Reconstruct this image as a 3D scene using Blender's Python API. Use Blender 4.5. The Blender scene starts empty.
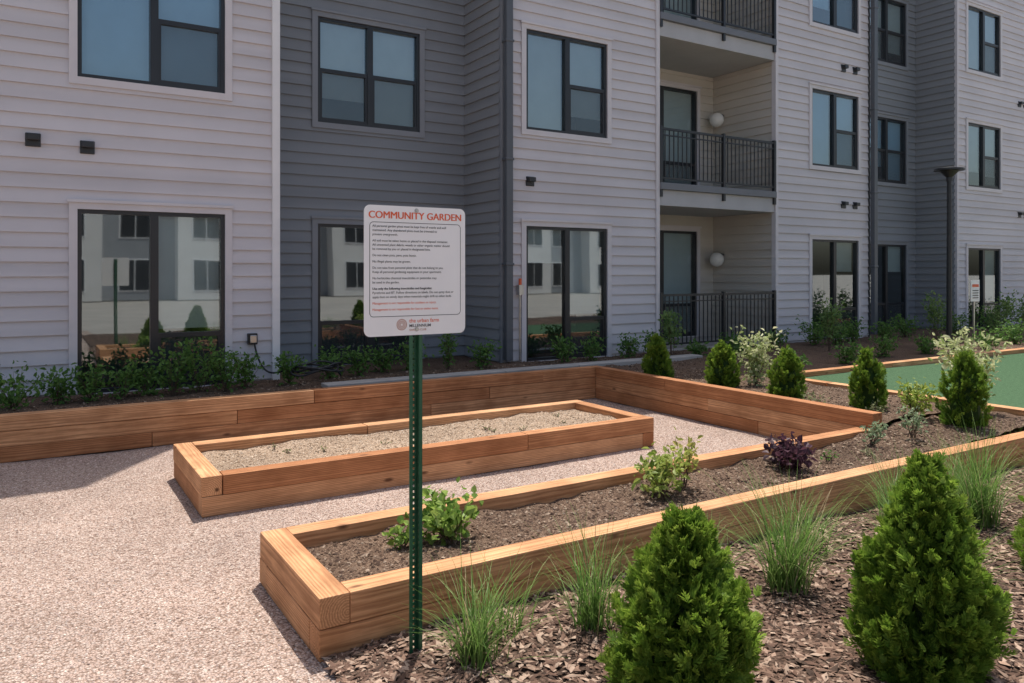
import bpy, bmesh, math, random
import numpy as np
from mathutils import Vector, Matrix, noise as mnoise
R = random.Random(7)
NR = np.random.RandomState(11)
scene = bpy.context.scene
COL = scene.collection

# ------------------------------------------------------------------ helpers
def link(o, parent=None):
    COL.objects.link(o)
    if parent is not None: o.parent = parent
    return o
def empty(name, loc=(0,0,0)):
    e = bpy.data.objects.new(name, None); e.empty_display_size = .1
    COL.objects.link(e); e.location = loc
    return e
def mesh_obj(name, V, F, mat=None, parent=None, col=None, smooth=False):
    me = bpy.data.meshes.new(name)
    V = V.tolist() if isinstance(V, np.ndarray) else V
    F = F.tolist() if isinstance(F, np.ndarray) else F
    me.from_pydata(V, [], F)
    if mat is not None:
        for m in (mat if isinstance(mat, (list, tuple)) else [mat]): me.materials.append(m)
    if col is not None:
        a = me.color_attributes.new('Col', 'FLOAT_COLOR', 'POINT')
        c = np.ones((len(V), 4), dtype=np.float32); c[:, :3] = col
        a.data.foreach_set('color', c.ravel())
    if smooth:
        me.polygons.foreach_set('use_smooth', [True]*len(me.polygons))
    me.update()
    o = bpy.data.objects.new(name, me)
    return link(o, parent)
class MB:
    """accumulates boxes / quads with material slots"""
    def __init__(s): s.V=[]; s.F=[]; s.M=[]; s.mats=[]
    def mi(s, m):
        if m not in s.mats: s.mats.append(m)
        return s.mats.index(m)
    def box(s, x0,x1,y0,y1,z0,z1,m):
        b=len(s.V); s.V += [(x0,y0,z0),(x1,y0,z0),(x1,y1,z0),(x0,y1,z0),(x0,y0,z1),(x1,y0,z1),(x1,y1,z1),(x0,y1,z1)]
        s.F += [(b,b+3,b+2,b+1),(b+4,b+5,b+6,b+7),(b,b+1,b+5,b+4),(b+1,b+2,b+6,b+5),(b+2,b+3,b+7,b+6),(b+3,b,b+4,b+7)]
        s.M += [s.mi(m)]*6
    def quad(s, a,b_,c,d,m):
        b=len(s.V); s.V += [a,b_,c,d]; s.F.append((b,b+1,b+2,b+3)); s.M.append(s.mi(m))
    def cyl(s, p0, p1, r0, r1, m, n=12, cap=True):
        p0=Vector(p0); p1=Vector(p1); ax=(p1-p0).normalized()
        t=ax.orthogonal().normalized(); u=ax.cross(t); b=len(s.V)
        for k in range(n):
            a=2*math.pi*k/n; o=t*math.cos(a)+u*math.sin(a)
            s.V += [tuple(p0+o*r0), tuple(p1+o*r1)]
        for k in range(n):
            j=(k+1)%n; s.F.append((b+2*k,b+2*j,b+2*j+1,b+2*k+1)); s.M.append(s.mi(m))
        if cap:
            s.F.append(tuple(b+2*k for k in range(n))[::-1]); s.M.append(s.mi(m))
            s.F.append(tuple(b+2*k+1 for k in range(n))); s.M.append(s.mi(m))
    def sphere(s, c, r, m, n=16, k=10):
        b=len(s.V)
        for i in range(k+1):
            th=math.pi*i/k
            for j in range(n):
                a=2*math.pi*j/n
                s.V.append((c[0]+r*math.sin(th)*math.cos(a), c[1]+r*math.sin(th)*math.sin(a), c[2]+r*math.cos(th)))
        for i in range(k):
            for j in range(n):
                q=(j+1)%n
                s.F.append((b+i*n+j,b+i*n+q,b+(i+1)*n+q,b+(i+1)*n+j)); s.M.append(s.mi(m))
    def obj(s, name, parent=None, bevel=0, smooth=False):
        me=bpy.data.meshes.new(name); me.from_pydata(s.V,[],s.F)
        for m in s.mats: me.materials.append(m)
        me.polygons.foreach_set('material_index', s.M)
        if smooth: me.polygons.foreach_set('use_smooth',[True]*len(s.F))
        me.update(); o=bpy.data.objects.new(name,me); link(o,parent)
        if bevel:
            md=o.modifiers.new('b','BEVEL'); md.width=bevel; md.segments=2; md.limit_method='ANGLE'
        return o

# ------------------------------------------------------------------ materials
def newmat(name):
    m=bpy.data.materials.new(name); m.use_nodes=True
    nt=m.node_tree; N=nt.nodes; L=nt.links
    return m,N,L,N['Principled BSDF'],N['Material Output']
def ramp(N, stops, interp='LINEAR'):
    r=N.new('ShaderNodeValToRGB'); cr=r.color_ramp; cr.interpolation=interp
    while len(cr.elements)<len(stops): cr.elements.new(.5)
    for e,(p,c) in zip(cr.elements,stops):
        e.position=p; e.color=(c[0],c[1],c[2],1)
    return r
def mixc(N,L,fac,a,b,mode='MIX'):
    m=N.new('ShaderNodeMix'); m.data_type='RGBA'; m.blend_type=mode
    for sock,v in ((m.inputs[0],fac),(m.inputs[6],a),(m.inputs[7],b)):
        if isinstance(v,bpy.types.NodeSocket): L.new(v,sock)
        elif isinstance(v,(int,float)): sock.default_value=v
        else: sock.default_value=(v[0],v[1],v[2],1)
    return m.outputs[2]
def noise(N,L,vec,scale,detail=4,rough=.55):
    n=N.new('ShaderNodeTexNoise'); n.inputs['Scale'].default_value=scale
    n.inputs['Detail'].default_value=detail; n.inputs['Roughness'].default_value=rough
    if vec is not None: L.new(vec,n.inputs['Vector'])
    return n
def objvec(N,L,scale=(1,1,1)):
    t=N.new('ShaderNodeTexCoord'); mp=N.new('ShaderNodeMapping'); mp.inputs['Scale'].default_value=scale
    L.new(t.outputs['Object'],mp.inputs['Vector']); return mp.outputs['Vector']
def bump(N,L,h,bs,strength=.3,dist=.01):
    b=N.new('ShaderNodeBump'); b.inputs['Strength'].default_value=strength; b.inputs['Distance'].default_value=dist
    L.new(h,b.inputs['Height']); L.new(b.outputs['Normal'],bs.inputs['Normal']); return b

def m_plain(name,c,rough=.5,var=.08,nscale=3,metal=0,spec=.5,bumps=0,bscale=200):
    m,N,L,B,O=newmat(name)
    v=objvec(N,L); n=noise(N,L,v,nscale,3)
    lo=tuple(x*(1-var) for x in c); hi=tuple(min(1,x*(1+var)) for x in c)
    r=ramp(N,[(.3,lo),(.7,hi)]); L.new(n.outputs['Fac'],r.inputs[0]); L.new(r.outputs[0],B.inputs['Base Color'])
    B.inputs['Roughness'].default_value=rough; B.inputs['Metallic'].default_value=metal
    B.inputs['Specular IOR Level'].default_value=spec
    if bumps:
        n2=noise(N,L,v,bscale,3); bump(N,L,n2.outputs['Fac'],B,bumps,.004)
    return m
def m_siding(name,c):
    m,N,L,B,O=newmat(name)
    v=objvec(N,L); v2=objvec(N,L,(1.5,1.5,60)); v3=objvec(N,L,(.12,.12,6.06))
    n=noise(N,L,v,.8,4); g=noise(N,L,v2,6,3); pb=noise(N,L,v3,1,0)
    r=ramp(N,[(.3,tuple(x*.93 for x in c)),(.7,tuple(x*1.04 for x in c))]); L.new(n.outputs['Fac'],r.inputs[0])
    r2=ramp(N,[(.35,(.94,.94,.94)),(.65,(1.03,1.03,1.03))]); L.new(pb.outputs['Fac'],r2.inputs[0])
    o=mixc(N,L,1.0,r.outputs[0],r2.outputs[0],'MULTIPLY')
    L.new(o,B.inputs['Base Color']); B.inputs['Roughness'].default_value=.55
    B.inputs['Specular IOR Level'].default_value=.3
    bump(N,L,g.outputs['Fac'],B,.25,.004)
    return m
def m_wood(name, a=(.68,.39,.205), b=(.38,.185,.088)):
    m,N,L,B,O=newmat(name)
    t=N.new('ShaderNodeTexCoord'); oi=N.new('ShaderNodeObjectInfo')
    cmb=N.new('ShaderNodeCombineXYZ')
    mm=N.new('ShaderNodeMath'); mm.operation='MULTIPLY'; mm.inputs[1].default_value=37.0; L.new(oi.outputs['Random'],mm.inputs[0])
    fr=N.new('ShaderNodeMath'); fr.operation='FRACT'; L.new(mm.outputs[0],fr.inputs[0])
    L.new(mm.outputs[0],cmb.inputs[0])
    s1=N.new('ShaderNodeMath'); s1.operation='MULTIPLY_ADD'; s1.inputs[1].default_value=.16; s1.inputs[2].default_value=-.08; L.new(fr.outputs[0],s1.inputs[0])
    s2=N.new('ShaderNodeMath'); s2.operation='MULTIPLY_ADD'; s2.inputs[1].default_value=-.12; s2.inputs[2].default_value=.09; L.new(oi.outputs['Random'],s2.inputs[0])
    L.new(s1.outputs[0],cmb.inputs[1]); L.new(s2.outputs[0],cmb.inputs[2])
    add=N.new('ShaderNodeVectorMath'); add.operation='ADD'; L.new(t.outputs['Object'],add.inputs[0]); L.new(cmb.outputs[0],add.inputs[1])
    mp=N.new('ShaderNodeMapping'); mp.inputs['Scale'].default_value=(.10,1,1); L.new(add.outputs[0],mp.inputs['Vector'])
    w=N.new('ShaderNodeTexWave'); w.wave_type='RINGS'; w.rings_direction='X'; w.inputs['Scale'].default_value=26
    w.inputs['Distortion'].default_value=4; w.inputs['Detail'].default_value=3; w.inputs['Detail Scale'].default_value=1.4
    L.new(mp.outputs[0],w.inputs['Vector'])
    mid=tuple((x*.6+y*.4) for x,y in zip(a,b))
    r=ramp(N,[(.0,tuple((x*.5+y*.5) for x,y in zip(mid,b))),(.4,mid),(.9,a)]); L.new(w.outputs['Fac'],r.inputs[0])
    mp2=N.new('ShaderNodeMapping'); mp2.inputs['Scale'].default_value=(2.5,70,70); L.new(add.outputs[0],mp2.inputs['Vector'])
    g=noise(N,L,mp2.outputs[0],1.5,5,.65)
    rg=ramp(N,[(.3,(.78,.74,.70)),(.65,(1.1,1.1,1.1))]); L.new(g.outputs['Fac'],rg.inputs[0])
    o=mixc(N,L,1,r.outputs[0],rg.outputs[0],'MULTIPLY')
    bl=noise(N,L,add.outputs[0],2.6,4); rb=ramp(N,[(.3,(.74,.66,.59)),(.7,(1.14,1.12,1.1))]); L.new(bl.outputs['Fac'],rb.inputs[0])
    o=mixc(N,L,1,o,rb.outputs[0],'MULTIPLY')
    fr2=N.new('ShaderNodeMath'); fr2.operation='MULTIPLY'; fr2.inputs[1].default_value=91.7; L.new(oi.outputs['Random'],fr2.inputs[0])
    fr3=N.new('ShaderNodeMath'); fr3.operation='FRACT'; L.new(fr2.outputs[0],fr3.inputs[0])
    rt=ramp(N,[(0,(.76,.62,.54)),(.5,(1,.95,.92)),(1,(1.1,1.16,1.22))]); L.new(fr3.outputs[0],rt.inputs[0])
    o=mixc(N,L,1,o,rt.outputs[0],'MULTIPLY')
    mp3=N.new('ShaderNodeMapping'); mp3.inputs['Scale'].default_value=(2.2,6,6); L.new(add.outputs[0],mp3.inputs['Vector'])
    vo=N.new('ShaderNodeTexVoronoi'); vo.inputs['Scale'].default_value=1; L.new(mp3.outputs[0],vo.inputs['Vector'])
    rk=ramp(N,[(.05,(1,1,1)),(.12,(0,0,0))]); L.new(vo.outputs['Distance'],rk.inputs[0])
    o=mixc(N,L,rk.outputs[0],o,(.15,.065,.03))
    L.new(o,B.inputs['Base Color']); B.inputs['Roughness'].default_value=.7; B.inputs['Specular IOR Level'].default_value=.25
    bump(N,L,g.outputs['Fac'],B,.5,.004)
    return m
def m_pebbles(name, stops, scale, bs=.8, bd=.01, big=(.85,1.1), rough=.85):
    m,N,L,B,O=newmat(name)
    v=objvec(N,L)
    nz_=noise(N,L,v,scale*.6,1); vadd=N.new('ShaderNodeVectorMath'); vadd.operation='MULTIPLY_ADD'
    L.new(nz_.outputs['Color'],vadd.inputs[0]); vadd.inputs[1].default_value=(.6/scale,)*3; L.new(v,vadd.inputs[2])
    vo=N.new('ShaderNodeTexVoronoi'); vo.inputs['Scale'].default_value=scale; L.new(vadd.outputs[0],vo.inputs['Vector'])
    sep=N.new('ShaderNodeSeparateColor'); L.new(vo.outputs['Color'],sep.inputs[0])
    r=ramp(N,stops); L.new(sep.outputs[0],r.inputs[0])
    d=ramp(N,[(.35,(1,1,1)),(.8,(.45,.41,.38))]); L.new(vo.outputs['Distance'],d.inputs[0])
    o=mixc(N,L,1,r.outputs[0],d.outputs[0],'MULTIPLY')
    n=noise(N,L,v,1.3,5); rb=ramp(N,[(.3,(big[0],)*3),(.7,(big[1],)*3)]); L.new(n.outputs['Fac'],rb.inputs[0])
    o=mixc(N,L,1,o,rb.outputs[0],'MULTIPLY')
    L.new(o,B.inputs['Base Color']); B.inputs['Roughness'].default_value=rough; B.inputs['Specular IOR Level'].default_value=.2
    inv=N.new('ShaderNodeMath'); inv.operation='SUBTRACT'; inv.inputs[0].default_value=1; L.new(vo.outputs['Distance'],inv.inputs[1])
    bump(N,L,inv.outputs[0],B,bs,bd)
    return m
def m_attr(name, rough=.6, transl=0.0, spec=.3):
    m,N,L,B,O=newmat(name)
    a=N.new('ShaderNodeAttribute'); a.attribute_name='Col'
    v=objvec(N,L); n=noise(N,L,v,30,1); r=ramp(N,[(.3,(.85,.85,.85)),(.7,(1.12,1.12,1.12))]); L.new(n.outputs['Fac'],r.inputs[0])
    o=mixc(N,L,1,a.outputs['Color'],r.outputs[0],'MULTIPLY')
    L.new(o,B.inputs['Base Color']); B.inputs['Roughness'].default_value=rough; B.inputs['Specular IOR Level'].default_value=spec
    if transl:
        t=N.new('ShaderNodeBsdfTranslucent'); L.new(o,t.inputs['Color'])
        mx=N.new('ShaderNodeMixShader'); mx.inputs[0].default_value=transl
        L.new(B.outputs[0],mx.inputs[1]); L.new(t.outputs[0],mx.inputs[2]); L.new(mx.outputs[0],O.inputs['Surface'])
    return m
def m_glass(name, refl=.20, tint=(.86,.93,.95)):
    m,N,L,B,O=newmat(name); N.remove(B)
    tr=N.new('ShaderNodeBsdfTransparent'); tr.inputs[0].default_value=(*tint,1)
    gl=N.new('ShaderNodeBsdfGlossy'); gl.inputs['Roughness'].default_value=.02; gl.inputs[0].default_value=(.84,.95,1.0,1)
    v=objvec(N,L); n=noise(N,L,v,.7,0); b=N.new('ShaderNodeBump'); b.inputs['Strength'].default_value=.10; b.inputs['Distance'].default_value=.02
    L.new(n.outputs['Fac'],b.inputs['Height']); L.new(b.outputs[0],gl.inputs['Normal'])
    lw=N.new('ShaderNodeFresnel'); lw.inputs['IOR'].default_value=1.5
    ad=N.new('ShaderNodeMath'); ad.operation='ADD'; ad.use_clamp=True; ad.inputs[1].default_value=refl; L.new(lw.outputs[0],ad.inputs[0])
    mx=N.new('ShaderNodeMixShader'); L.new(ad.outputs[0],mx.inputs[0]); L.new(tr.outputs[0],mx.inputs[1]); L.new(gl.outputs[0],mx.inputs[2])
    L.new(mx.outputs[0],O.inputs['Surface']); return m
def m_screen(name):
    m,N,L,B,O=newmat(name)
    v=objvec(N,L); n=noise(N,L,v,3,2); r=ramp(N,[(.3,(.06,.065,.07)),(.7,(.075,.08,.09))]); L.new(n.outputs['Fac'],r.inputs[0]); L.new(r.outputs[0],B.inputs['Base Color'])
    B.inputs['Roughness'].default_value=.8
    tr=N.new('ShaderNodeBsdfTransparent'); mx=N.new('ShaderNodeMixShader'); mx.inputs[0].default_value=.30
    L.new(tr.outputs[0],mx.inputs[1]); L.new(B.outputs[0],mx.inputs[2]); L.new(mx.outputs[0],O.inputs['Surface']); return m

CL=(.63,.60,.615)
M_light=m_siding('siding_light',CL)
M_dark =m_siding('siding_dark',(.25,.265,.285))
M_dark2=m_siding('siding_dark_side',(.29,.30,.315))
M_cream=m_siding('siding_cream',(.60,.56,.50))
M_trimL=m_plain('trim_light',tuple(x*1.03 for x in CL),.5,.04)
M_trimD=m_plain('trim_dark',(.24,.255,.28),.5,.04)
M_trimW=m_plain('trim_white',(.80,.79,.79),.5,.03)
M_black=m_plain('black_frame',(.022,.024,.028),.35,.1)
M_down =m_plain('downspout_paint',(.10,.11,.125),.4,.06)
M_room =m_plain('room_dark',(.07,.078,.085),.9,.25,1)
M_shadeB=m_plain('roller_shade_blue',(.36,.54,.68),.8,.05)
M_shadeG=m_plain('roller_shade_grey',(.50,.56,.56),.8,.05)
M_glass=m_glass('window_glass')
M_screen=m_screen('insect_screen')
M_wood=m_wood('cedar_timber')
M_conc=m_plain('concrete',(.40,.37,.34),.85,.12,4,bumps=.3)
M_roof=m_plain('roofing',(.3,.3,.3),.9)
M_fascia=m_plain('balcony_fascia',(.16,.17,.19),.5,.05)
M_soffit=m_plain('balcony_soffit',(.44,.44,.45),.7,.05)
M_green=m_plain('green_enamel',(.022,.11,.055),.35,.15,20)
M_signw=m_plain('sign_white',(.90,.895,.89),.35,.02)
M_ink=m_plain('sign_ink',(.02,.02,.025),.5,.02)
M_red=m_plain('sign_red',(.78,.14,.05),.5,.02)
M_brown=m_plain('sign_brown',(.45,.18,.10),.5,.02)
M_steel=m_plain('zinc_bolt',(.5,.5,.5),.3,.1,metal=1)
M_globe=m_plain('globe_glass_white',(.85,.84,.80),.2,.02)
M_gravel=m_pebbles('gravel_mat',[(0,(.28,.195,.155)),(.25,(.47,.345,.285)),(.5,(.58,.435,.365)),(.75,(.50,.40,.35)),(1,(.72,.59,.51))],85,1,.008)
M_soil=m_pebbles('soil_mat',[(0,(.085,.052,.035)),(.5,(.165,.105,.072)),(1,(.26,.18,.125))],110,.9,.008,(.7,1.25))
M_soilL=m_pebbles('sandy_soil_mat',[(0,(.32,.22,.15)),(.5,(.48,.355,.255)),(1,(.62,.49,.375))],100,.8,.007,(.8,1.15))
M_mulch=m_pebbles('mulch_mat',[(0,(.065,.04,.028)),(.5,(.15,.095,.068)),(1,(.27,.18,.135))],45,1,.02,(.75,1.2))
M_turf=m_plain('turf_mat',(.070,.130,.068),.95,.2,30,bumps=1,bscale=300,spec=.1)
M_ground=m_plain('ground_mat',(.38,.34,.30),.95,.15,.6,bumps=.5,bscale=60)
M_leaf=m_attr('leaf_mat',.5,.42,.35)
M_thuja=m_attr('thuja_mat',.6,.42,.25)
M_chip=m_attr('chip_mat',.85,0,.2)
M_bark=m_plain('bark',(.12,.08,.055),.9,.3,20)
M_hose=m_plain('hose_rubber',(.015,.015,.017),.4,.1)

# ------------------------------------------------------------------ camera, light
cd=bpy.data.cameras.new('camera'); cam=bpy.data.objects.new('camera',cd); COL.objects.link(cam)
cam.location=(0,0,1.7); cam.rotation_euler=(math.radians(90),0,math.radians(-32))
cd.sensor_width=36; cd.lens=770/1024*36; cd.shift_y=-69.5/1024; cd.clip_end=2000; cd.clip_start=.05
scene.camera=cam
S=Vector((.23,.30,1)).normalized()
sd=bpy.data.lights.new('sun','SUN'); sd.energy=5.0; sd.angle=math.radians(.5); sd.color=(1,.95,.87)
so=bpy.data.objects.new('sun',sd); COL.objects.link(so); so.rotation_euler=S.to_track_quat('Z','Y').to_euler(); so.location=(0,0,30)
w=bpy.data.worlds.new('World'); scene.world=w; w.use_nodes=True
bg=w.node_tree.nodes['Background']; sky=w.node_tree.nodes.new('ShaderNodeTexSky'); sky.sky_type='NISHITA'; sky.sun_disc=False
sky.sun_elevation=math.asin(S.z); sky.sun_rotation=math.atan2(S.x,S.y); sky.air_density=1.2; sky.dust_density=4; sky.ozone_density=.8
w.node_tree.links.new(sky.outputs[0],bg.inputs[0]); bg.inputs[1].default_value=.15
scene.view_settings.view_transform='Standard'; scene.view_settings.look='None'; scene.view_settings.exposure=0

# ------------------------------------------------------------------ building
def siding(name, parent, mat, s0,s1,z0,z1, fmap, openings=(), ex=.165, ztop_ref=0.0):
    V=[];F=[]
    i0=math.floor((z0-ztop_ref)/ex); i1=math.ceil((z1-ztop_ref)/ex)
    def q(a,b,c,d):
        k=len(V); V.extend([a,b,c,d]); F.append((k,k+1,k+2,k+3))
    for i in range(i0,i1):
        ra=ztop_ref+i*ex; rb=ra+ex
        def out(z): return .030-.025*(z-ra)/ex
        cuts={max(ra,z0),min(rb,z1)}
        for (a,b,c,d) in openings:
            for z in (c,d):
                if max(ra,z0)<z<min(rb,z1): cuts.add(z)
        cuts=sorted(cuts)
        for za,zb in zip(cuts[:-1],cuts[1:]):
            if zb-za<1e-5: continue
            zm=(za+zb)/2
            ops=sorted((a,b) for (a,b,c,d) in openings if c<zm<d)
            segs=[];cur=s0
            for a,b in ops:
                if a>cur: segs.append((cur,a))
                cur=max(cur,b)
            if cur<s1: segs.append((cur,s1))
            for a,b in segs:
                q(fmap(a,za,out(za)),fmap(b,za,out(za)),fmap(b,zb,out(zb)),fmap(a,zb,out(zb)))
                if abs(za-ra)<1e-6: q(fmap(a,za,.004),fmap(b,za,.004),fmap(b,za,.030),fmap(a,za,.030))
    return mesh_obj(name,V,F,mat,parent)

def window(parent,x0,x1,z0,z1,Y,trim,style='fixed_left',shade=(0.55,.55),smat=None,big=False,seed=0):
    """window facing -Y at plane Y"""
    b=MB(); t=.085
    b.box(x0-t,x0,Y-.044,Y+.02,z0-t,z1+t+.02,trim); b.box(x1,x1+t,Y-.044,Y+.02,z0-t,z1+t+.02,trim)
    b.box(x0,x1,Y-.044,Y+.02,z1,z1+t+.02,trim); b.box(x0,x1,Y-.044,Y+.02,z0-t,z0,trim)
    b.box(x0-t-.02,x1+t+.02,Y-.066,Y-.0442,z1+t-.01,z1+t+.025,trim)
    f=.045; ya=Y-.015; yb=Y+.06
    b.box(x0,x0+f,ya,yb,z0,z1,M_black); b.box(x1-f,x1,ya,yb,z0,z1,M_black)
    b.box(x0+f,x1-f,ya,yb,z1-f,z1,M_black); b.box(x0+f,x1-f,ya,yb,z0,z0+f,M_black)
    xm=(x0+x1)/2; b.box(xm-.045,xm+.045,ya-.004,yb,z0+f,z1-f,M_black)
    gy=Y+.03
    panes=[(x0+f,xm-.045),(xm+.045,x1-f)]
    zr=z0+(z1-z0)*(.30 if big else .5)
    for k,(a,c) in enumerate(panes):
        rail = style=='both' or k==1
        if rail:
            b.box(a,c,ya+.008,yb,zr-.028,zr+.028,M_black)
            b.box(a,a+.03,ya+.010,yb-.005,z0+f,zr-.028,M_black); b.box(c-.03,c,ya+.010,yb-.005,z0+f,zr-.028,M_black)
            b.box(a+.03,c-.03,ya+.010,yb-.005,z0+f,z0+f+.035,M_black)
            b.quad((a+.03,Y+.012,z0+f+.035),(c-.03,Y+.012,z0+f+.035),(c-.03,Y+.012,zr-.028),(a+.03,Y+.012,zr-.028),M_screen)
        b.quad((a,gy,z0+f),(c,gy,z0+f),(c,gy,z1-f),(a,gy,z1-f),M_glass)
        fr=shade[k]
        if fr>0:
            zb=z1-f-(z1-z0-2*f)*fr
            b.quad((a+.005,Y+.10,zb),(c-.005,Y+.10,zb),(c-.005,Y+.10,z1-f),(a+.005,Y+.10,z1-f),smat or M_shadeB)
            b.box(a+.005,c-.005,Y+.092,Y+.108,zb-.025,zb-.0005,smat or M_shadeB)
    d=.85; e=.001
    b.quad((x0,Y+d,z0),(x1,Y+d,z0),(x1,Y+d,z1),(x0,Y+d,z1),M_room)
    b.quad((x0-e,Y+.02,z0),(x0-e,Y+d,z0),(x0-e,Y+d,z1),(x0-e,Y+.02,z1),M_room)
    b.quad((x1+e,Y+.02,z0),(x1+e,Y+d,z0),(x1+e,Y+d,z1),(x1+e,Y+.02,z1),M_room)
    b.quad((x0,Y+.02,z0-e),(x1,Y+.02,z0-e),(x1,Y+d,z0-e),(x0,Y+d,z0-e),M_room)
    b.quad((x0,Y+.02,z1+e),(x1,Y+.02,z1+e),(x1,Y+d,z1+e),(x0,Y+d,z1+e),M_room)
    return b.obj('window',parent)

H=10.0
bld=empty('apartment_building')
def bay(nm,x0,x1,Y,mat,trim,wins,style='fixed_left',low='fixed_left'):
    ops=[]
    dz=0 if x0<12 else (.05 if x0<16 else .13)
    for (a,b) in wins:
        for fi,(c,d) in enumerate([(.30,2.42-dz),(3.93-dz,5.50-dz),(6.88-dz*1.6,8.45-dz*1.6)]):
            ops.append((a,b,c,d))
            if fi==0: sh=(R.choice([0,.25,0]),R.choice([.66,.5,.3])); sm=M_shadeG
            else: sh=(R.choice([.97,.97,.75]),R.choice([.8,.97,.97])); sm=R.choice([M_shadeB,M_shadeB,M_shadeG])
            if 0<a<1: sm=M_shadeG if fi==0 else M_shadeB; sh=((0,.66) if fi==0 else (.97,.97))
            window(bld,a,b,c,d,Y,trim,style if fi else low,sh,sm,big=(fi==0))
    siding(nm,bld,mat,x0,x1,.1,H,lambda s,z,o:(s,Y-o,z),ops)
bay('facade_siding',-9,2.64,10.1,M_light,M_trimL,[(.45,2.06),(-4.2,-2.6),(-7.6,-6.0)])
bay('facade_siding',2.69,6.1,11.25,M_dark,M_trimD,[(3.61,5.27)],'both','both')
bay('facade_siding',6.26,9.29,10.1,M_light,M_trimL,[(6.55,8.17)])
bay('facade_siding',12.41,15.42,10.1,M_light,M_trimL,[(13.5,15.05)])
bay('facade_siding',15.5,18.95,11.1,M_dark,M_trimD,[(16.9,18.5)],'both','both')
bay('facade_siding',18.95,23.0,10.1,M_light,M_trimL,[(19.45,21.0)])
bay('facade_siding',23.0,26.5,11.1,M_dark,M_trimD,[(24,25.6)],'both','both')
bay('facade_siding',26.5,42,10.1,M_light,M_trimL,[(28,29.6),(33,34.6),(38,39.6)])
siding('return_siding',bld,M_dark2,10.1,11.25,.1,H,lambda s,z,o:(6.1-o,s,z))
siding('return_siding',bld,M_dark2,10.1,11.25,.1,H,lambda s,z,o:(2.69+o,s,z))
siding('return_siding',bld,M_dark2,10.1,11.1,.1,H,lambda s,z,o:(18.95-o,s,z))
siding('return_siding',bld,M_dark2,10.1,11.1,.1,H,lambda s,z,o:(15.5+o,s,z))
siding('return_siding',bld,M_light,10.1,11.1,.1,H,lambda s,z,o:(26.5-o,s,z))
siding('return_siding',bld,M_dark2,10.1,11.1,.1,H,lambda s,z,o:(23.0+o,s,z))
siding('return_siding',bld,M_light,10.1,24,.1,H,lambda s,z,o:(-9-o,s,z))
b=MB()
for x0,x1,y in ((-9.1,2.72,10.0),(2.72,6.06,11.15),(6.06,15.53,10.0),(15.53,18.92,11.0),(18.92,23.03,10.0),(23.03,26.47,11.0),(26.47,42.1,10.0)):
    b.box(x0,x1,y,24.1,H,H+.22,M_trimD)
b.box(-8.9,41.9,13.0,24,0,H-.002,M_roof)
b.box(41.9,42.0,10.12,24,0,H-.002,M_trimL)
b.obj('roof_and_body',bld)
b=MB()
b.box(2.64,2.735,10.045,10.14,.1,H-.002,M_trimW)
b.box(6.085,6.26,10.055,10.15,.1,H-.002,M_trimD)
b.box(9.25,9.33,10.05,10.15,.1,H-.002,M_trimL)
b.box(12.37,12.45,10.05,10.15,.1,H-.002,M_trimL)
b.box(18.93,19.02,10.05,10.12,.1,H-.002,M_trimL)
b.box(22.93,23.02,10.05,10.12,.1,H-.002,M_trimW)
b.obj('corner_trim',bld)
b=MB()
for x in (6.17,15.48):
    b.box(x-.06,x+.06,9.93,10.03,.35,H,M_down)
    for z in (1.8,3.4,5.2,7.4): b.box(x-.075,x+.075,9.92,10.058,z,z+.04,M_down)
b.obj('downspout',bld,.01)
b=MB()
for x,z in ((.02,3.17),(.55,3.13),(6.63,3.12),(6.63,6.1),(14.55,3.12),(14.95,3.12),(14.55,6.0),(14.95,6.0),(22.0,3.2),(22.3,3.2),(22,6.1),(22.3,6.1),(-3.0,3.17),(16.4,3.1)):
    Y=11.1 if x==16.4 else 10.1
    b.box(x-.075,x+.075,Y-.035,Y-.001,z-.075,z+.075,M_black)
    b.box(x-.06,x+.06,Y-.11,Y-.035,z-.01,z+.06,M_black)
b.box(2.33,2.45,10.03,10.1,.78,.92,M_black); b.box(2.35,2.43,9.99,10.03,.8,.9,M_steel)
b.obj('wall_vents',bld,.008)
b=MB(); b.box(6.37,6.45,9.98,10.06,1.35,1.5,M_steel); b.cyl((6.41,10.02,1.501),(6.41,10.02,1.60),.025,.025,M_red); b.cyl((6.41,10.03,.3),(6.41,10.03,1.349),.015,.015,M_steel)
b.obj('sprinkler_standpipe',bld)
# balconies
Xa,Xb,Yb=9.31,12.39,11.72
b=MB()
for zf in (3.27,6.25,9.2):
    b.box(Xa+.02,Xb-.02,10.02,Yb+.3,zf-.12,zf,M_fascia)
    b.box(Xa+.02,Xb-.02,10.08,Yb+.3,zf-.40,zf-.121,M_soffit)
b.box(Xa+.02,Xb-.02,10.0,Yb+.3,.05,.34,M_conc)
b.obj('balcony_slab',bld,.006)
dops=[(9.95,11.9,.36,2.55),(9.95,11.9,3.29,5.5),(9.95,11.9,6.27,8.5)]
siding('balcony_back_wall',bld,M_cream,Xa-.1,Xb+.1,.3,H,lambda s,z,o:(s,Yb-o,z),dops)
siding('balcony_side_wall',bld,M_cream,10.1,Yb,.3,H,lambda s,z,o:(12.41-o,s,z))
siding('balcony_side_wall',bld,M_cream,10.1,Yb,.3,H,lambda s,z,o:(9.29+o,s,z))
for (a,c,z0,z1) in dops: window(bld,a,c,z0,z1,Yb,M_trimL,'fixed_left',(.0,.97),M_shadeG,big=True)
b=MB()
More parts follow.
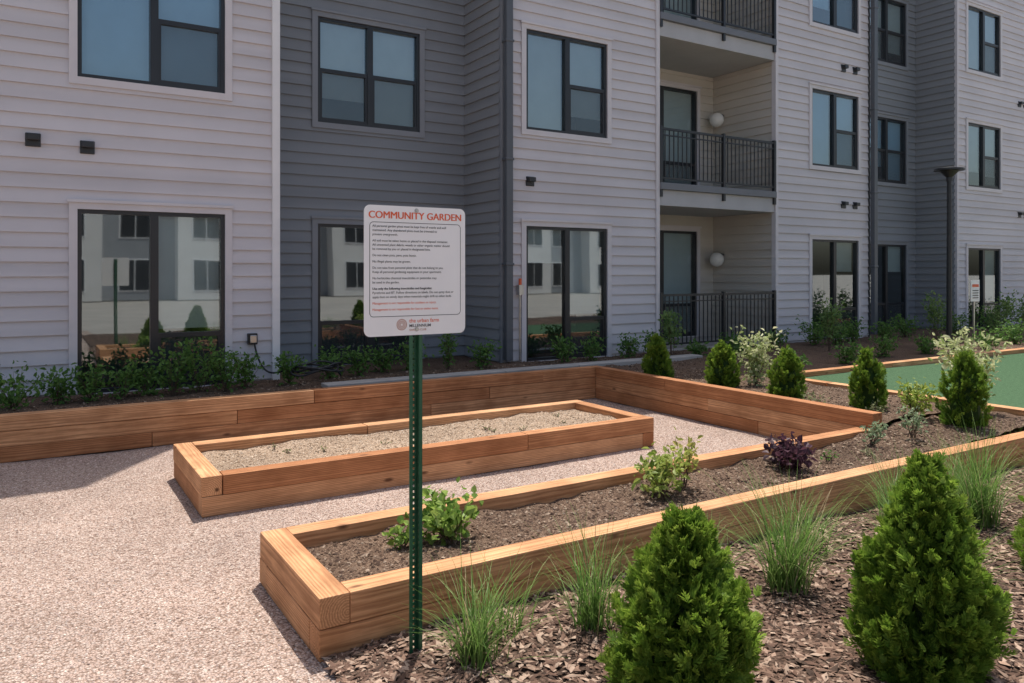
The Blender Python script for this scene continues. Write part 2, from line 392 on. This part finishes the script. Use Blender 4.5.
for zf in (.34,3.27,6.25):
    b.box(Xa+.03,Xb-.03,10.045,10.085,zf+.93,zf+.97,M_black)
    b.box(Xa+.03,Xb-.03,10.05,10.08,zf+.83,zf+.85,M_black)
    b.box(Xa+.03,Xb-.03,10.05,10.08,zf+.07,zf+.10,M_black)
    x=Xa+.05
    while x<Xb-.04:
        b.box(x-.008,x+.008,10.057,10.073,zf+.10,zf+.93,M_black); x+=.105
    for x in (Xa+.05,(Xa+Xb)/2+.08,Xb-.05): b.box(x-.028,x+.028,10.035,10.095,zf-.25 if zf>1 else zf,zf+1.0,M_black)
b.obj('balcony_railing',bld)
b=MB()
for zf in (.34,3.27,6.25):
    b.sphere((12.20,11.42,zf+1.62),.15,M_globe,24,16)
    b.cyl((12.39,11.42,zf+1.72),(12.24,11.42,zf+1.72),.03,.05,M_black)
b.obj('globe_lamp',bld,smooth=True)

# opposite building across the courtyard (seen in the window reflections)
ob=empty('apartment_building')
b=MB()
M_ow=m_plain('opposite_wall',(.66,.64,.62),.7,.05,1); M_ow2=m_plain('opposite_wall_grey',(.28,.29,.31),.7,.05,1)
x=-45
k=0
while x<60:
    wd=6.5 if k%2==0 else 4.0; Y=-30 if k%2==0 else -31.2
    b.box(x,x+wd,Y-10,Y,0,9.0,M_ow if k%2==0 else M_ow2)
    for zf in (.6,3.8,6.9):
        for xx in ((x+.9,x+4.0) if k%2==0 else (x+1.0,)):
            b.box(xx-.08,xx+1.68,Y,Y+.04,zf-.08,zf+1.88,M_trimW)
            b.box(xx,xx+.77,Y+.04,Y+.06,zf,zf+1.8,M_black); b.box(xx+.83,xx+1.6,Y+.04,Y+.06,zf,zf+1.8,M_black)
    x+=wd; k+=1
b.obj('walls_and_windows',ob)

# ------------------------------------------------------------------ ground sheets
mesh_obj('ground',[(-400,-400,-.06),(400,-400,-.06),(400,400,-.06),(-400,400,-.06)],[(0,1,2,3)],M_ground)
def hfield(name,x0,x1,y0,y1,zf,res,mat,parent=None):
    nx=max(2,int((x1-x0)/res)); ny=max(2,int((y1-y0)/res))
    V=[];F=[]
    for j in range(ny+1):
        for i in range(nx+1):
            x=x0+(x1-x0)*i/nx; y=y0+(y1-y0)*j/ny; V.append((x,y,zf(x,y)))
    for j in range(ny):
        for i in range(nx):
            a=j*(nx+1)+i; F.append((a,a+1,a+nx+2,a+nx+1))
    return mesh_obj(name,V,F,mat,parent,smooth=True)
def nz(x,y,s,a): return mnoise.noise(Vector((x*s,y*s,3.7)))*a
def octs(P,size,cols,flat=1.0,elong=1.0):
    n=len(P)
    base=np.array([(1,0,0),(-1,0,0),(0,1,0),(0,-1,0),(0,0,1),(0,0,-1)],float)
    V=np.repeat(base[None],n,0)*NR.uniform(.6,1.2,(n,6,1))
    V[:,:,0]*=elong; V[:,:,2]*=flat
    a=NR.uniform(0,2*math.pi,n); ca,sa=np.cos(a)[:,None],np.sin(a)[:,None]
    tl=NR.uniform(-.4,.4,n); ct,st=np.cos(tl)[:,None],np.sin(tl)[:,None]
    x,y,z=V[:,:,0].copy(),V[:,:,1].copy(),V[:,:,2].copy()
    x,z=x*ct-z*st,x*st+z*ct
    X=x*ca-y*sa; Y=x*sa+y*ca
    V=np.stack([X,Y,z],-1)*size[:,None,None]+P[:,None,:]
    f=np.array([(0,2,4),(2,1,4),(1,3,4),(3,0,4),(2,0,5),(1,2,5),(3,1,5),(0,3,5)])
    F=(f[None]+np.arange(n)[:,None,None]*6).reshape(-1,3)
    C=np.repeat(cols[:,None,:],6,1).reshape(-1,3)
    return V.reshape(-1,3),F,C
def pal(colors,n,jit=.15):
    c=np.array(colors)[NR.randint(0,len(colors),n)]
    return c*NR.uniform(1-jit,1+jit,(n,1))
def zg(x,y): return nz(x,y,1.1,.012)+nz(x,y,4,.006)-(.10 if (x>1.4 and y<3.0) else 0)
grav=hfield('gravel',-9,6.45,-5,8.2,zg,.12,M_gravel)
n=36000
P=np.zeros((n,3)); P[:,0]=NR.uniform(-1.8,6.4,n); P[:,1]=2.2+NR.uniform(0,1,n)**1.25*5.9
keep=~((P[:,0]>1.02)&(P[:,1]<4.34))&~((P[:,0]>.97)&(P[:,0]<5.18)&(P[:,1]>5.6)&(P[:,1]<6.9))
P=P[keep]; n=len(P); P[:,2]=[zg(x,y)+.001 for x,y in P[:,:2]]
V,F,C=octs(P,NR.uniform(.003,.0085,n),pal([(.48,.35,.29),(.62,.47,.40),(.38,.27,.22),(.72,.61,.53),(.54,.42,.37)],n),.7,1.3)
mesh_obj('gravel_stones',V,F,M_chip,grav,C)

def zm(x,y): return .03+nz(x,y,1.5,.035)+nz(x,y,7,.02)+max(0,min(.02,(x-1.2)*.05))
mul=hfield('mulch_bed',1.12,20,-3,3.275,zm,.10,M_mulch)
n=34000
P=np.zeros((n,3)); P[:,0]=1.08+NR.uniform(0,1,n)**1.5*7; P[:,1]=NR.uniform(1.0,3.27,n); P[:,2]=[zm(x,y)+.005 for x,y in P[:,:2]]
V,F,C=octs(P,.004+.014*NR.uniform(0,1,n)**1.6,pal([(.20,.125,.09),(.31,.21,.155),(.12,.07,.05),(.40,.29,.22),(.15,.09,.065),(.07,.045,.033)],n,.2),.30,2.5)
mesh_obj('mulch_chips',V,F,M_chip,mul,C)

# ------------------------------------------------------------------ timbers
def beam(parent,x0,x1,y0,y1,z0,z1,nm='timber'):
    lx,ly,lz=x1-x0,y1-y0,z1-z0
    along='x' if lx>=ly else 'y'
    Ln=(lx if along=='x' else ly)-.005; W=(ly if along=='x' else lx)-.001
    bm=bmesh.new(); bmesh.ops.create_cube(bm,size=1)
    bmesh.ops.scale(bm,vec=(Ln,W,lz-.003),verts=bm.verts)
    bmesh.ops.bevel(bm,geom=bm.edges[:],offset=.006,segments=2,affect='EDGES',profile=.6)
    me=bpy.data.meshes.new(nm); bm.to_mesh(me); bm.free(); me.materials.append(M_wood)
    o=bpy.data.objects.new(nm,me); link(o,parent)
    o.location=((x0+x1)/2+R.uniform(-.001,.001),(y0+y1)/2+R.uniform(-.004,.004),(z0+z1)/2+R.uniform(0,.001))
    if along=='y':
        o.location.x=(x0+x1)/2+R.uniform(-.004,.004); o.rotation_euler[2]=math.pi/2
    return o
def run(parent,axis,a0,a1,c0,c1,z0,z1,first=None,L=2.44):
    a=a0; ln=first or L
    while a<a1-.01:
        e=min(a1,a+ln)
        if a1-e<.4: e=a1
        if axis=='x': beam(parent,a,e,c0,c1,z0,z1)
        else: beam(parent,c0,c1,a,e,z0,z1)
        a=e; ln=L
W=.14
def soilz(base): return lambda x,y: base+nz(x,y,2.2,.03)+nz(x,y,9,.018)
B1=empty('raised_garden_bed')
run(B1,'y',3.28,4.31,1.06,1.20,.14,.28)
run(B1,'y',3.42,4.17,1.06,1.20,0,.14)
run(B1,'x',1.20,20,3.28,3.42,.14,.28,2.1); run(B1,'x',1.06,20,3.28,3.42,0,.14,1.3,2.9)
run(B1,'x',1.20,6.45,4.17,4.31,.14,.28,2.6); run(B1,'x',1.06,6.45,4.17,4.31,0,.14,1.6)
zs1=lambda x,y: .205+.10*min(1,max(0,(x-5.6)/1.2))+nz(x,y,2.2,.035)+nz(x,y,9,.025)
hfield('soil',1.2,8.1,3.42,4.17,zs1,.04,M_soil,B1)
def clods(parent,x0,x1,y0,y1,zf,n,cols,smin=.004,smax=.014):
    P=np.zeros((n,3)); P[:,0]=NR.uniform(x0,x1,n); P[:,1]=NR.uniform(y0,y1,n); P[:,2]=[zf(x,y)+.002 for x,y in P[:,:2]]
    V,F,C=octs(P,smin+(smax-smin)*NR.uniform(0,1,n)**2.5,pal(cols,n,.2),.7,1.3); mesh_obj('clods',V,F,M_chip,parent,C)
dk=[(.17,.11,.075),(.12,.075,.05),(.24,.165,.115),(.09,.055,.04),(.36,.27,.20)]
lt=[(.50,.375,.275),(.40,.29,.20),(.64,.52,.40),(.30,.21,.14)]
clods(B1,1.22,7.8,3.44,4.15,zs1,11000,dk,.003,.016)
B2=empty('raised_garden_bed')
x0,x1,y0,y1=1.0,5.16,5.64,6.88
run(B2,'y',y0,y1,x0,x0+W,.14,.28); run(B2,'y',y0+W,y1-W,x0,x0+W,0,.14)
run(B2,'y',y0+W,y1-W,x1-W,x1,.14,.28); run(B2,'y',y0,y1,x1-W,x1,0,.14)
run(B2,'x',x0+W,x1,y0,y0+W,.14,.28,2.55); run(B2,'x',x0,x1-W,y0,y0+W,0,.14,1.6)
run(B2,'x',x0+W,x1,y1-W,y1,.14,.28,1.5); run(B2,'x',x0,x1-W,y1-W,y1,0,.14,2.5)
zs2=soilz(.215)
hfield('soil',x0+W,x1-W,y0+W,y1-W,zs2,.05,M_soilL,B2)
clods(B2,x0+W+.02,x1-W-.02,y0+W+.02,y1-W-.02,zs2,7000,lt,.003,.011)
RW=empty('timber_retaining_wall')
for k in range(3):
    z=.14*k
    run(RW,'x',-9,6.45 if k%2 else 6.59,8.2,8.34,z,z+.14,1.0+.8*k,3.0)
    run(RW,'y',4.17,8.34 if k%2 else 8.2,6.45,6.59,z,z+.14,1.3+.7*k,2.44)
TB=empty('timber_edging')
for z,zz in ((.09,.23),(.23,.37)):
    run(TB,'y',3.42,6.6,8.1,8.24,z,zz,1.5+4*z)
    run(TB,'x',8.1,24,6.6,6.74,z,zz,1.2+6*z,3.0)
zstrip=soilz(.335)
st=hfield('planting_soil',6.59,8.1,4.17,8.34,zstrip,.08,M_soil)
clods(st,6.6,8.08,4.2,8.3,zstrip,4500,dk,.005,.016)
zb=soilz(.30)
bs=hfield('planting_soil',-9,42,8.34,11.25,zb,.15,M_soil)
clods(bs,-2,10,8.36,10.05,zb,6000,dk,.008,.02)
hfield('planting_soil',8.1,42,6.74,8.34,zb,.15,M_soil)
tf=hfield('putting_green_turf',8.24,24,3.42,6.6,lambda x,y:.30+nz(x,y,.4,.02),.3,M_turf)
b=MB()
for k in range(5): b.box(3.0+1.25*k,3.0+1.25*k+1.24,8.95,9.2,.2,.35,M_conc)
b.obj('concrete_edging',None,.008)

# ------------------------------------------------------------------ sign
SG=empty('garden_rules_sign')
cx,yp=1.431,3.08; z0,z1=1.425,1.985; hw=.2415
def rrect(w,h,r,n=6):
    pts=[]
    for (sx,sy,a0) in ((1,1,0),(-1,1,90),(-1,-1,180),(1,-1,270)):
        for k in range(n+1):
            a=math.radians(a0+90*k/n); pts.append((sx*(w-r)+r*math.cos(a), sy*(h-r)+r*math.sin(a)))
    return pts
pts=rrect(hw,(z1-z0)/2,.028); zc=(z0+z1)/2; n=len(pts)
V=[(cx+x,yp-.0015,zc+y) for x,y in pts]+[(cx+x,yp+.0015,zc+y) for x,y in pts]
F=[tuple(range(n))[::-1],tuple(range(n,2*n))]+[(i,(i+1)%n,n+(i+1)%n,n+i) for i in range(n)]
mesh_obj('panel',V,F,M_signw,SG)
def ring(name,w,h,r,t,cz,mat,cxx=cx):
    a=rrect(w,h,r); b_=rrect(w-t,h-t,max(.001,r-t)); n=len(a)
    V=[(cxx+x,yp-.0022,cz+y) for x,y in a]+[(cxx+x,yp-.0022,cz+y) for x,y in b_]
    mesh_obj(name,V,[(i,(i+1)%n,n+(i+1)%n,n+i) for i in range(n)],mat,SG)
ring('border',.218,.203,.018,.0024,1.711,M_ink)
def text(s,x,z,size,mat,align='LEFT',off=0,dy=0):
    c=bpy.data.curves.new('lettering','FONT'); c.body=s; c.size=size; c.align_x=align; c.extrude=.0002; c.offset=off
    o=bpy.data.objects.new('lettering',c); link(o,SG); o.location=(x,yp-.0024-dy,z); o.rotation_euler=(math.pi/2,0,0)
    c.materials.append(mat)
    return o
for i,dx in enumerate((-.0012,0,.0012)): text('COMMUNITY GARDEN',cx+dx,1.930,.0430,M_red,'CENTER',0,i*.0001)
body=[('All personal garden plots must be kept free of weeds and well',0),
('maintained. Any abandoned plots must be trimmed to',0),
('prevent overgrowth.',0),('',0),
('All soil must be taken home or placed in the disposal container.',0),
('All unwanted plant debris, weeds or other organic matter should',0),
('be removed by you or placed in designated bins.',0),('',0),
('Do not clean pots, pans, pots boots.',0),('',0),
('No illegal plants may be grown.',0),('',0),
('Do not take from personal plots that do not belong to you.',0),
('Keep all personal gardening equipment in your apartment.',0),('',0),
('No herbicides chemical insecticides or pesticides may',0),
('be used in the garden.',0),('',0),
('Use only the following insecticides and fungicides:',2),
('Pyrethrins and BT. Follow directions on labels. Do not spray dust or',0),
('apply dust on windy days when materials might drift to other beds.',0),('',0),
('Management is not responsible for accident or injury.',1),('',0),
('Management is not responsible for lost or stolen items.',1)]
z=1.892
for s,k in body:
    if not s: z-=.0090; continue
    text(s,cx-.205,z,.0139,M_red if k==1 else M_ink,'LEFT',.0001 if k==2 else 0)
    if k==2: text(s,cx-.2044,z,.0139,M_ink,'LEFT',0,.0001)
    z-=.0178
text('the urban farm',cx-.035,1.480,.024,M_red,'LEFT',.0001)
text('MILLENNIUM',cx-.035,1.460,.018,M_ink,'LEFT',.0001)
text('GARDEN CLUB',cx-.035,1.444,.012,M_brown,'LEFT')
for rr in (.024,.017,.010): ring('logo_ring',rr,rr,rr*.98,.0035,1.472,M_brown,cx-.070)
b=MB()
yq=yp+.004
b.box(cx-.031,cx-.018,yq,yq+.004,0,1.96,M_green); b.box(cx+.018,cx+.031,yq,yq+.004,0,1.96,M_green)
b.box(cx-.0178,cx-.0148,yq+.0002,yq+.030,0,1.96,M_green); b.box(cx+.0148,cx+.0178,yq+.0002,yq+.030,0,1.96,M_green)
b.box(cx-.0146,cx-.005,yq+.026,yq+.0298,0,1.96,M_green); b.box(cx+.005,cx+.0146,yq+.026,yq+.0298,0,1.96,M_green)
z=.0
while z<1.95:
    b.box(cx-.0049,cx+.0049,yq+.0262,yq+.0296,z,z+.0145,M_green); z+=.0254
b.obj('post',SG)
b=MB()
for z in (1.968,1.450): b.cyl((cx,yp-.002,z),(cx,yp-.008,z),.007,.006,M_steel,6); b.cyl((cx,yp-.0018,z),(cx,yp-.003,z),.010,.010,M_steel,16)
b.obj('bolts',SG)

s2=MB(); s2.box(15.0,15.04,7.66,7.69,.25,1.55,M_steel); s2.box(14.87,15.17,7.64,7.655,1.15,1.55,M_signw); s2.box(14.91,15.13,7.634,7.639,1.42,1.47,M_red)
for k in range(4): s2.box(14.92,15.12,7.634,7.639,1.21+.045*k,1.225+.045*k,M_ink)
s2.obj('pet_sign',None)
lx,ly=14.16,7.66
b=MB()
b.cyl((lx,ly,.25),(lx,ly,.45),.10,.09,M_black,16); b.cyl((lx,ly,.45),(lx,ly,3.35),.05,.04,M_black,12)
b.cyl((lx,ly,3.35),(lx,ly,3.42),.055,.055,M_black,12)
b.cyl((lx,ly,3.42),(lx,ly,3.54),.05,.17,M_black,24); b.cyl((lx,ly,3.541),(lx,ly,3.575),.25,.25,M_black,24); b.cyl((lx,ly,3.576),(lx,ly,3.61),.24,.05,M_black,24)
b.obj('street_lamp',None)

# ------------------------------------------------------------------ plants
def nrm(a): return a/np.maximum(1e-9,np.linalg.norm(a,axis=-1,keepdims=True))
def diamonds(P,D,N,L,Wd,c0,c1,fold=0.0):
    T=nrm(np.cross(D,N)); n=len(P)
    L=L[:,None]; Wd=Wd[:,None]
    mid=P+D*L*.45+N*L*fold
    V=np.stack([P,mid-T*Wd*.5,P+D*L,mid+T*Wd*.5],1)
    C=np.stack([c0,(c0+c1)/2,c1,(c0+c1)/2],1)
    F=np.arange(n*4).reshape(n,4)
    return V.reshape(-1,3),F,C.reshape(-1,3)
def merge(parts):
    V=[];F=[];C=[];o=0
    for v,f,c in parts: V.append(v);F.append(f+o);C.append(c);o+=len(v)
    return np.concatenate(V),np.concatenate(F),np.concatenate(C)
def arbor_mesh(H_,Rr,n,seed,sc=1.0,bare=.0):
    """sprays gathered on upswept branchlets so the outline is ragged with dark gaps"""
    rs=np.random.RandomState(seed)
    ph=rs.uniform(0,50)
    def prof(t,a):
        t=np.atleast_1d(t); a=np.atleast_1d(a)
        base=np.where(t<.25,.72+.28*np.sin(np.clip(t/.25,0,1)*1.57),1-(np.clip(t-.25,0,1)/.75)**1.7)
        lum=np.array([1+.26*mnoise.noise(Vector((math.cos(x)*1.5+ph,math.sin(x)*1.5,y*4.2))) for x,y in zip(a,t)])
        return Rr*np.maximum(base,.05)*lum
    nb=n//20
    bt=rs.uniform(0,1,nb)**1.05*.95; ba=rs.uniform(0,6.283,nb); bq=rs.uniform(.25,1.0,nb)**.45*1.08
    br=prof(bt,ba)*bq
    tip=np.stack([br*np.cos(ba),br*np.sin(ba),bt*H_*.95+.02],-1)
    ow=np.stack([np.cos(ba),np.sin(ba),np.zeros(nb)],-1)
    BD=nrm(ow*(.45*(1-bt[:,None]*.7))+np.array([0,0,1.0])+rs.normal(0,.14,(nb,3)))
    bl=rs.uniform(.10,.20,nb)*sc*(Rr/.25)**.5
    idx=rs.randint(0,nb,n); s=rs.uniform(0,1,n)
    bn=BD[idx]
    P=tip[idx]-bn*(bl[idx]*(1-s))[:,None]+rs.normal(0,.012,(n,3))*sc
    D=nrm(bn+rs.normal(0,.36,(n,3))+ow[idx]*.2)
    P[:,2]=np.maximum(P[:,2],.015)
    N0=nrm(np.cross(D,ow[idx]+rs.normal(0,.8,(n,3))))
    Ls=rs.uniform(.04,.085,n)*sc*(1.1-.4*s)
    T=nrm(np.cross(D,N0))
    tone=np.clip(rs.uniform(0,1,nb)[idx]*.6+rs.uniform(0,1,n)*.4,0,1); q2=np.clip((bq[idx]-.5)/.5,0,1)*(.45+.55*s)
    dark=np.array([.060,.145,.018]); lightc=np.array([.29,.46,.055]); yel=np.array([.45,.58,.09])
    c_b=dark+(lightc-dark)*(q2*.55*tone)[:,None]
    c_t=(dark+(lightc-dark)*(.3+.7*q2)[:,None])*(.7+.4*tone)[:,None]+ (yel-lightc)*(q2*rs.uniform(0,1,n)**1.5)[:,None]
    parts=[]
    specs=[(0,0,1,1),(.12,.75,.5,1),(.12,-.75,.5,1),(.3,.62,.52,.9),(.3,-.62,.52,.9),(.5,.5,.42,.8),(.5,-.5,.42,.8),(.68,.4,.3,.7),(.68,-.4,.3,.7)]
    for s_,ang,l,wd in specs:
        an=ang*rs.uniform(.8,1.25,n)
        Dk=nrm(D*np.cos(an)[:,None]+T*np.sin(an)[:,None]+N0*rs.normal(0,.12,(n,1)))
        parts.append(diamonds(P+D*(Ls*s_)[:,None],Dk,N0,Ls*l*rs.uniform(.8,1.2,n),np.full(n,.0085*sc)*wd*1.15,c_b,c_t))
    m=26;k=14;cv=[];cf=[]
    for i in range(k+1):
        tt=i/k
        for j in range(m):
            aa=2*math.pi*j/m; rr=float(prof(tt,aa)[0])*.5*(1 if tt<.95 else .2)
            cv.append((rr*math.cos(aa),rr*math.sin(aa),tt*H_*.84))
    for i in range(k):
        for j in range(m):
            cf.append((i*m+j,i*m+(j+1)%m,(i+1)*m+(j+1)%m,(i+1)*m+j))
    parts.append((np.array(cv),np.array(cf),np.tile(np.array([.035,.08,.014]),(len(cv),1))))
    return merge(parts)
def arbor(x,y,z,H_,Rr,n,seed,sc=1.0):
    V,F,C=arbor_mesh(H_,Rr,n,seed,sc)
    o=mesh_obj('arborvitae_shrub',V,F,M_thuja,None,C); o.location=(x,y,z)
    b=MB(); b.cyl((0,0,-.05),(0,0,H_*.5),.02,.01,M_bark,8); b.obj('trunk',o)
    return o
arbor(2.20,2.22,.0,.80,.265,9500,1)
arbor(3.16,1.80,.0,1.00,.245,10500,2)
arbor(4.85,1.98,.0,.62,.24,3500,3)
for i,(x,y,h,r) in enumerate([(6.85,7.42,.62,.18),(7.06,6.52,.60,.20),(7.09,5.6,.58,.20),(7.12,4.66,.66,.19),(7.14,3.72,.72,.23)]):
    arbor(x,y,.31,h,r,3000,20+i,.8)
def grass(x,y,z,n,h,spread,seed,cols=((.11,.24,.04),(.27,.41,.11))):
    rs=np.random.RandomState(seed); V=[];F=[];C=[]
    for i in range(n):
        a=rs.uniform(0,6.283); lean=rs.uniform(.05,1.0)**.8*spread; hh=h*rs.uniform(.4,1.08); wdt=rs.uniform(.0022,.0048)
        bx,by=rs.normal(0,.045,2); dx,dy=math.cos(a),math.sin(a); tx,ty=-dy,dx
        droop=rs.uniform(.1,.7)*lean/spread; tn=rs.uniform(0,1); tw=rs.uniform(-.08,.08)
        c=np.array(cols[0])*(1-tn)+np.array(cols[1])*tn
        if rs.uniform()<.08: c=np.array([.48,.40,.22])
        k=len(V)
        for s in range(7):
            t=s/6; rr=lean*t**1.5; zz=hh*(t-droop*t**2.6*.8)
            ww=wdt*(1-t*.92)
            ox=tx*tw*t*t; oy=ty*tw*t*t
            V += [(bx+dx*rr-tx*ww+ox,by+dy*rr-ty*ww+oy,zz),(bx+dx*rr+tx*ww+ox,by+dy*rr+ty*ww+oy,zz)]
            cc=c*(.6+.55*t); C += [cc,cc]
        for s in range(6): F.append((k+2*s,k+2*s+1,k+2*s+3,k+2*s+2))
    o=mesh_obj('ornamental_grass',V,F,M_leaf,None,np.array(C)); o.location=(x,y,z); return o
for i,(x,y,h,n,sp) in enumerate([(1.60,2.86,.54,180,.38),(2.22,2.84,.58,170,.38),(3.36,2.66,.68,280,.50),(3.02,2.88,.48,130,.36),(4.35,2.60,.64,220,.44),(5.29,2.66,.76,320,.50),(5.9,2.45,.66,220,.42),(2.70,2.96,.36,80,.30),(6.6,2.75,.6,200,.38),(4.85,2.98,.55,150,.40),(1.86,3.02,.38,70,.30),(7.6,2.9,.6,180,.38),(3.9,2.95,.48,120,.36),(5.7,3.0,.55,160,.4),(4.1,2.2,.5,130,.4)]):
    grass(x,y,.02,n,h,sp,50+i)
def shrub(name,x,y,z,h,r,nl,ls,seed,c0,c1,nst=9,top=.35,aspect=.55):
    rs=np.random.RandomState(seed); b=MB(); P=[];D=[]
    for s in range(nst):
        a=rs.uniform(0,6.283); rr=r*rs.uniform(.15,.95); hh=h*rs.uniform(.6,1.0)
        p0=Vector((rs.normal(0,.015),rs.normal(0,.015),0)); p1=Vector((math.cos(a)*rr*.5,math.sin(a)*rr*.5,hh*.55)); p2=Vector((math.cos(a)*rr,math.sin(a)*rr,hh))
        b.cyl(p0,p1,.004,.003,M_bark,5,False); b.cyl(p1,p2,.003,.001,M_bark,5,False)
        m=nl//nst
        for k in range(m):
            t=top+(1-top)*rs.uniform(0,1)**.8
            p=p0.lerp(p1,t*2) if t<.5 else p1.lerp(p2,t*2-1)
            j=rs.normal(0,r*.20,3)*np.array([1,1,.8])
            P.append(np.array(p)+j); dd=np.array([math.cos(a),math.sin(a),.6])*.5+rs.normal(0,.7,3); D.append(dd)
    P=np.array(P); P[:,2]=np.maximum(P[:,2],.015); D=nrm(np.array(D)); n=len(P)
    N0=nrm(np.cross(D,rs.normal(0,1,(n,3)))+np.array([0,0,.9]))
    T=nrm(np.cross(D,N0)); N0=nrm(np.cross(T,D))
    L_=ls*rs.uniform(.6,1.25,n); tn=rs.uniform(0,1,(n,1)); c=np.array(c0)*(1-tn)+np.array(c1)*tn
    Wd=L_*aspect
    Lc=L_[:,None]; Wc=Wd[:,None]; fold=.18
    b0=P; tip=P+D*Lc - N0*Lc*.12
    m1=P+D*Lc*.35; l1=m1-T*Wc*.5+N0*Wc*fold; r1=m1+T*Wc*.5+N0*Wc*fold
    m2=P+D*Lc*.72; l2=m2-T*Wc*.36+N0*Wc*fold*.6; r2=m2+T*Wc*.36+N0*Wc*fold*.6
    V=np.stack([b0,l1,l2,tip,r2,r1],1).reshape(-1,3)
    base=np.arange(n)[:,None]*6
    F=np.concatenate([base+np.array([[0,1,2,3]]),base+np.array([[0,3,4,5]])])
    C=np.repeat(c[:,None,:],6,1).reshape(-1,3)
    o=mesh_obj(name,V,F,M_leaf,None,C); o.location=(x,y,z)
    b.obj('stems',o); return o
G0,G1=(.07,.16,.033),(.20,.36,.085)
V0,V1=(.30,.40,.12),(.76,.76,.48)
Y0,Y1=(.20,.31,.05),(.52,.58,.14)
shrub('strawberry_plant',1.97,3.80,.20,.24,.22,360,.055,1,(.14,.26,.04),(.40,.54,.13),14,.2,.8)
shrub('strawberry_plant',1.72,3.85,.20,.13,.13,80,.045,2,(.14,.26,.04),(.34,.46,.10),7,.3,.8)
shrub('leafy_herb_plant',3.56,3.80,.20,.27,.24,320,.055,3,(.20,.30,.05),(.50,.55,.16),12,.3,.6)
shrub('leafy_herb_plant',3.82,3.86,.20,.36,.12,80,.05,4,(.28,.32,.06),(.58,.54,.17),6,.3,.6)
shrub('purple_coral_bell_plant',4.90,3.86,.20,.20,.22,300,.055,5,(.045,.022,.035),(.13,.06,.085),13,.25,.85)
shrub('dusty_miller_plant',6.02,3.90,.23,.20,.12,130,.04,6,(.20,.28,.15),(.42,.52,.33),9,.3,.5)
shrub('dusty_miller_plant',6.45,3.80,.27,.26,.14,160,.04,7,(.20,.28,.15),(.42,.52,.33),9,.3,.5)
shrub('variegated_shrub',7.45,6.35,.31,.70,.25,680,.06,8,V0,V1,15,.12,.55)
shrub('yellow_green_shrub',7.05,4.15,.30,.42,.20,340,.055,9,Y0,Y1,12,.2,.5)
shrub('variegated_shrub',7.85,4.05,.31,.82,.30,950,.065,10,V0,V1,18,.1,.5)
shrub('seedling_plant',5.3,3.8,.21,.08,.10,40,.03,60,G0,G1,6,.2,.5)
shrub('seedling_plant',5.75,3.75,.21,.06,.10,40,.03,61,(.2,.22,.12),(.4,.4,.25),6,.2,.5)
shrub('seedling_plant',6.9,4.45,.32,.12,.16,70,.035,62,(.15,.2,.07),(.35,.36,.2),6,.2,.5)
shrub('seedling_plant',6.85,5.1,.32,.12,.18,80,.035,63,(.15,.2,.07),(.35,.36,.2),6,.2,.5)
for i in range(9): shrub('seedling_plant',R.uniform(1.3,4.8),R.uniform(6.0,6.7),.21,.04,.06,14,.02,70+i,(.1,.18,.05),(.25,.3,.1),4,.1,.5)
fs=[(-.15,9.35,.44,.32),(.25,9.5,.36,.24),(.55,9.45,.42,.22),(.85,9.45,.46,.22),(1.1,9.55,.36,.22),(1.38,9.5,.58,.30),(1.66,9.5,.66,.32),(1.95,9.45,.50,.28),(2.2,9.6,.48,.24),(2.75,9.65,.40,.24),(3.35,9.9,.42,.26),(3.8,10.0,.40,.26),(4.2,10.1,.36,.24),(4.6,10.1,.42,.28),(5.1,9.9,.62,.20),(5.6,9.8,.42,.24),(7.0,9.65,.36,.26),(7.55,9.7,.40,.26),(8.3,9.7,.38,.26),(-.9,9.4,.4,.28),(-1.8,9.5,.5,.32),(8.8,9.65,.42,.26),(10.5,9.4,.3,.28),(11.6,9.5,.34,.28),(12.7,9.4,.5,.34),(13.2,9.3,.42,.32),(13.9,9.4,.48,.36),(14.8,9.3,.42,.34),(16,9.6,.5,.38),(17.4,9.3,.55,.42),(19,9.3,.55,.42),(20.6,9.2,.6,.48),(22,9,.65,.48),(9.4,9.2,.25,.2),(10.1,8.9,.25,.2),(12.0,7.6,.32,.28),(13,7.4,.32,.28),(16.2,7.5,.45,.4),(17.5,7.3,.45,.4),(19,7.4,.55,.45),(20.5,7.3,.55,.45),(9.2,7.2,.3,.25),(10.6,7.3,.3,.25),(14.6,7.2,.4,.3)]
for i,(x,y,h,r) in enumerate(fs):
    shrub('foundation_shrub',x,y,.29,h,r,int(1150*r),.06,100+i,G0,G1,12,.1,.55)
for i,(x,y,h,r) in enumerate([(8.9,9.3,.85,.25),(12.0,8.6,.9,.28),(15.6,8.7,1.0,.3),(17.3,8.3,1.05,.35),(18.4,8.4,.9,.35)]):
    shrub('young_tall_shrub',x,y,.29,h,r,420,.07,200+i,(.10,.20,.05),(.30,.42,.15),9,.3,.5)
c=bpy.data.curves.new('garden_hose','CURVE'); c.dimensions='3D'; c.bevel_depth=.012; sp=c.splines.new('NURBS'); pts=[]
for k in range(40):
    a=k*.55; rr=.28+.05*math.sin(k*1.3); pts.append((3.05+rr*math.cos(a)*1.1,9.50+rr*math.sin(a)*.6,.38+.08*abs(math.sin(k*.9))+.003*k))
pts += [(2.6,9.9,.36),(2.45,9.98,.5),(2.40,10.0,.8)]
sp.points.add(len(pts)-1)
for p,q in zip(sp.points,pts): p.co=(*q,1)
sp.order_u=4; sp.use_endpoint_u=True
o=bpy.data.objects.new('garden_hose',c); link(o); c.materials.append(M_hose)
print('faces',sum(len(o.data.polygons) for o in bpy.data.objects if o.type=='MESH'))
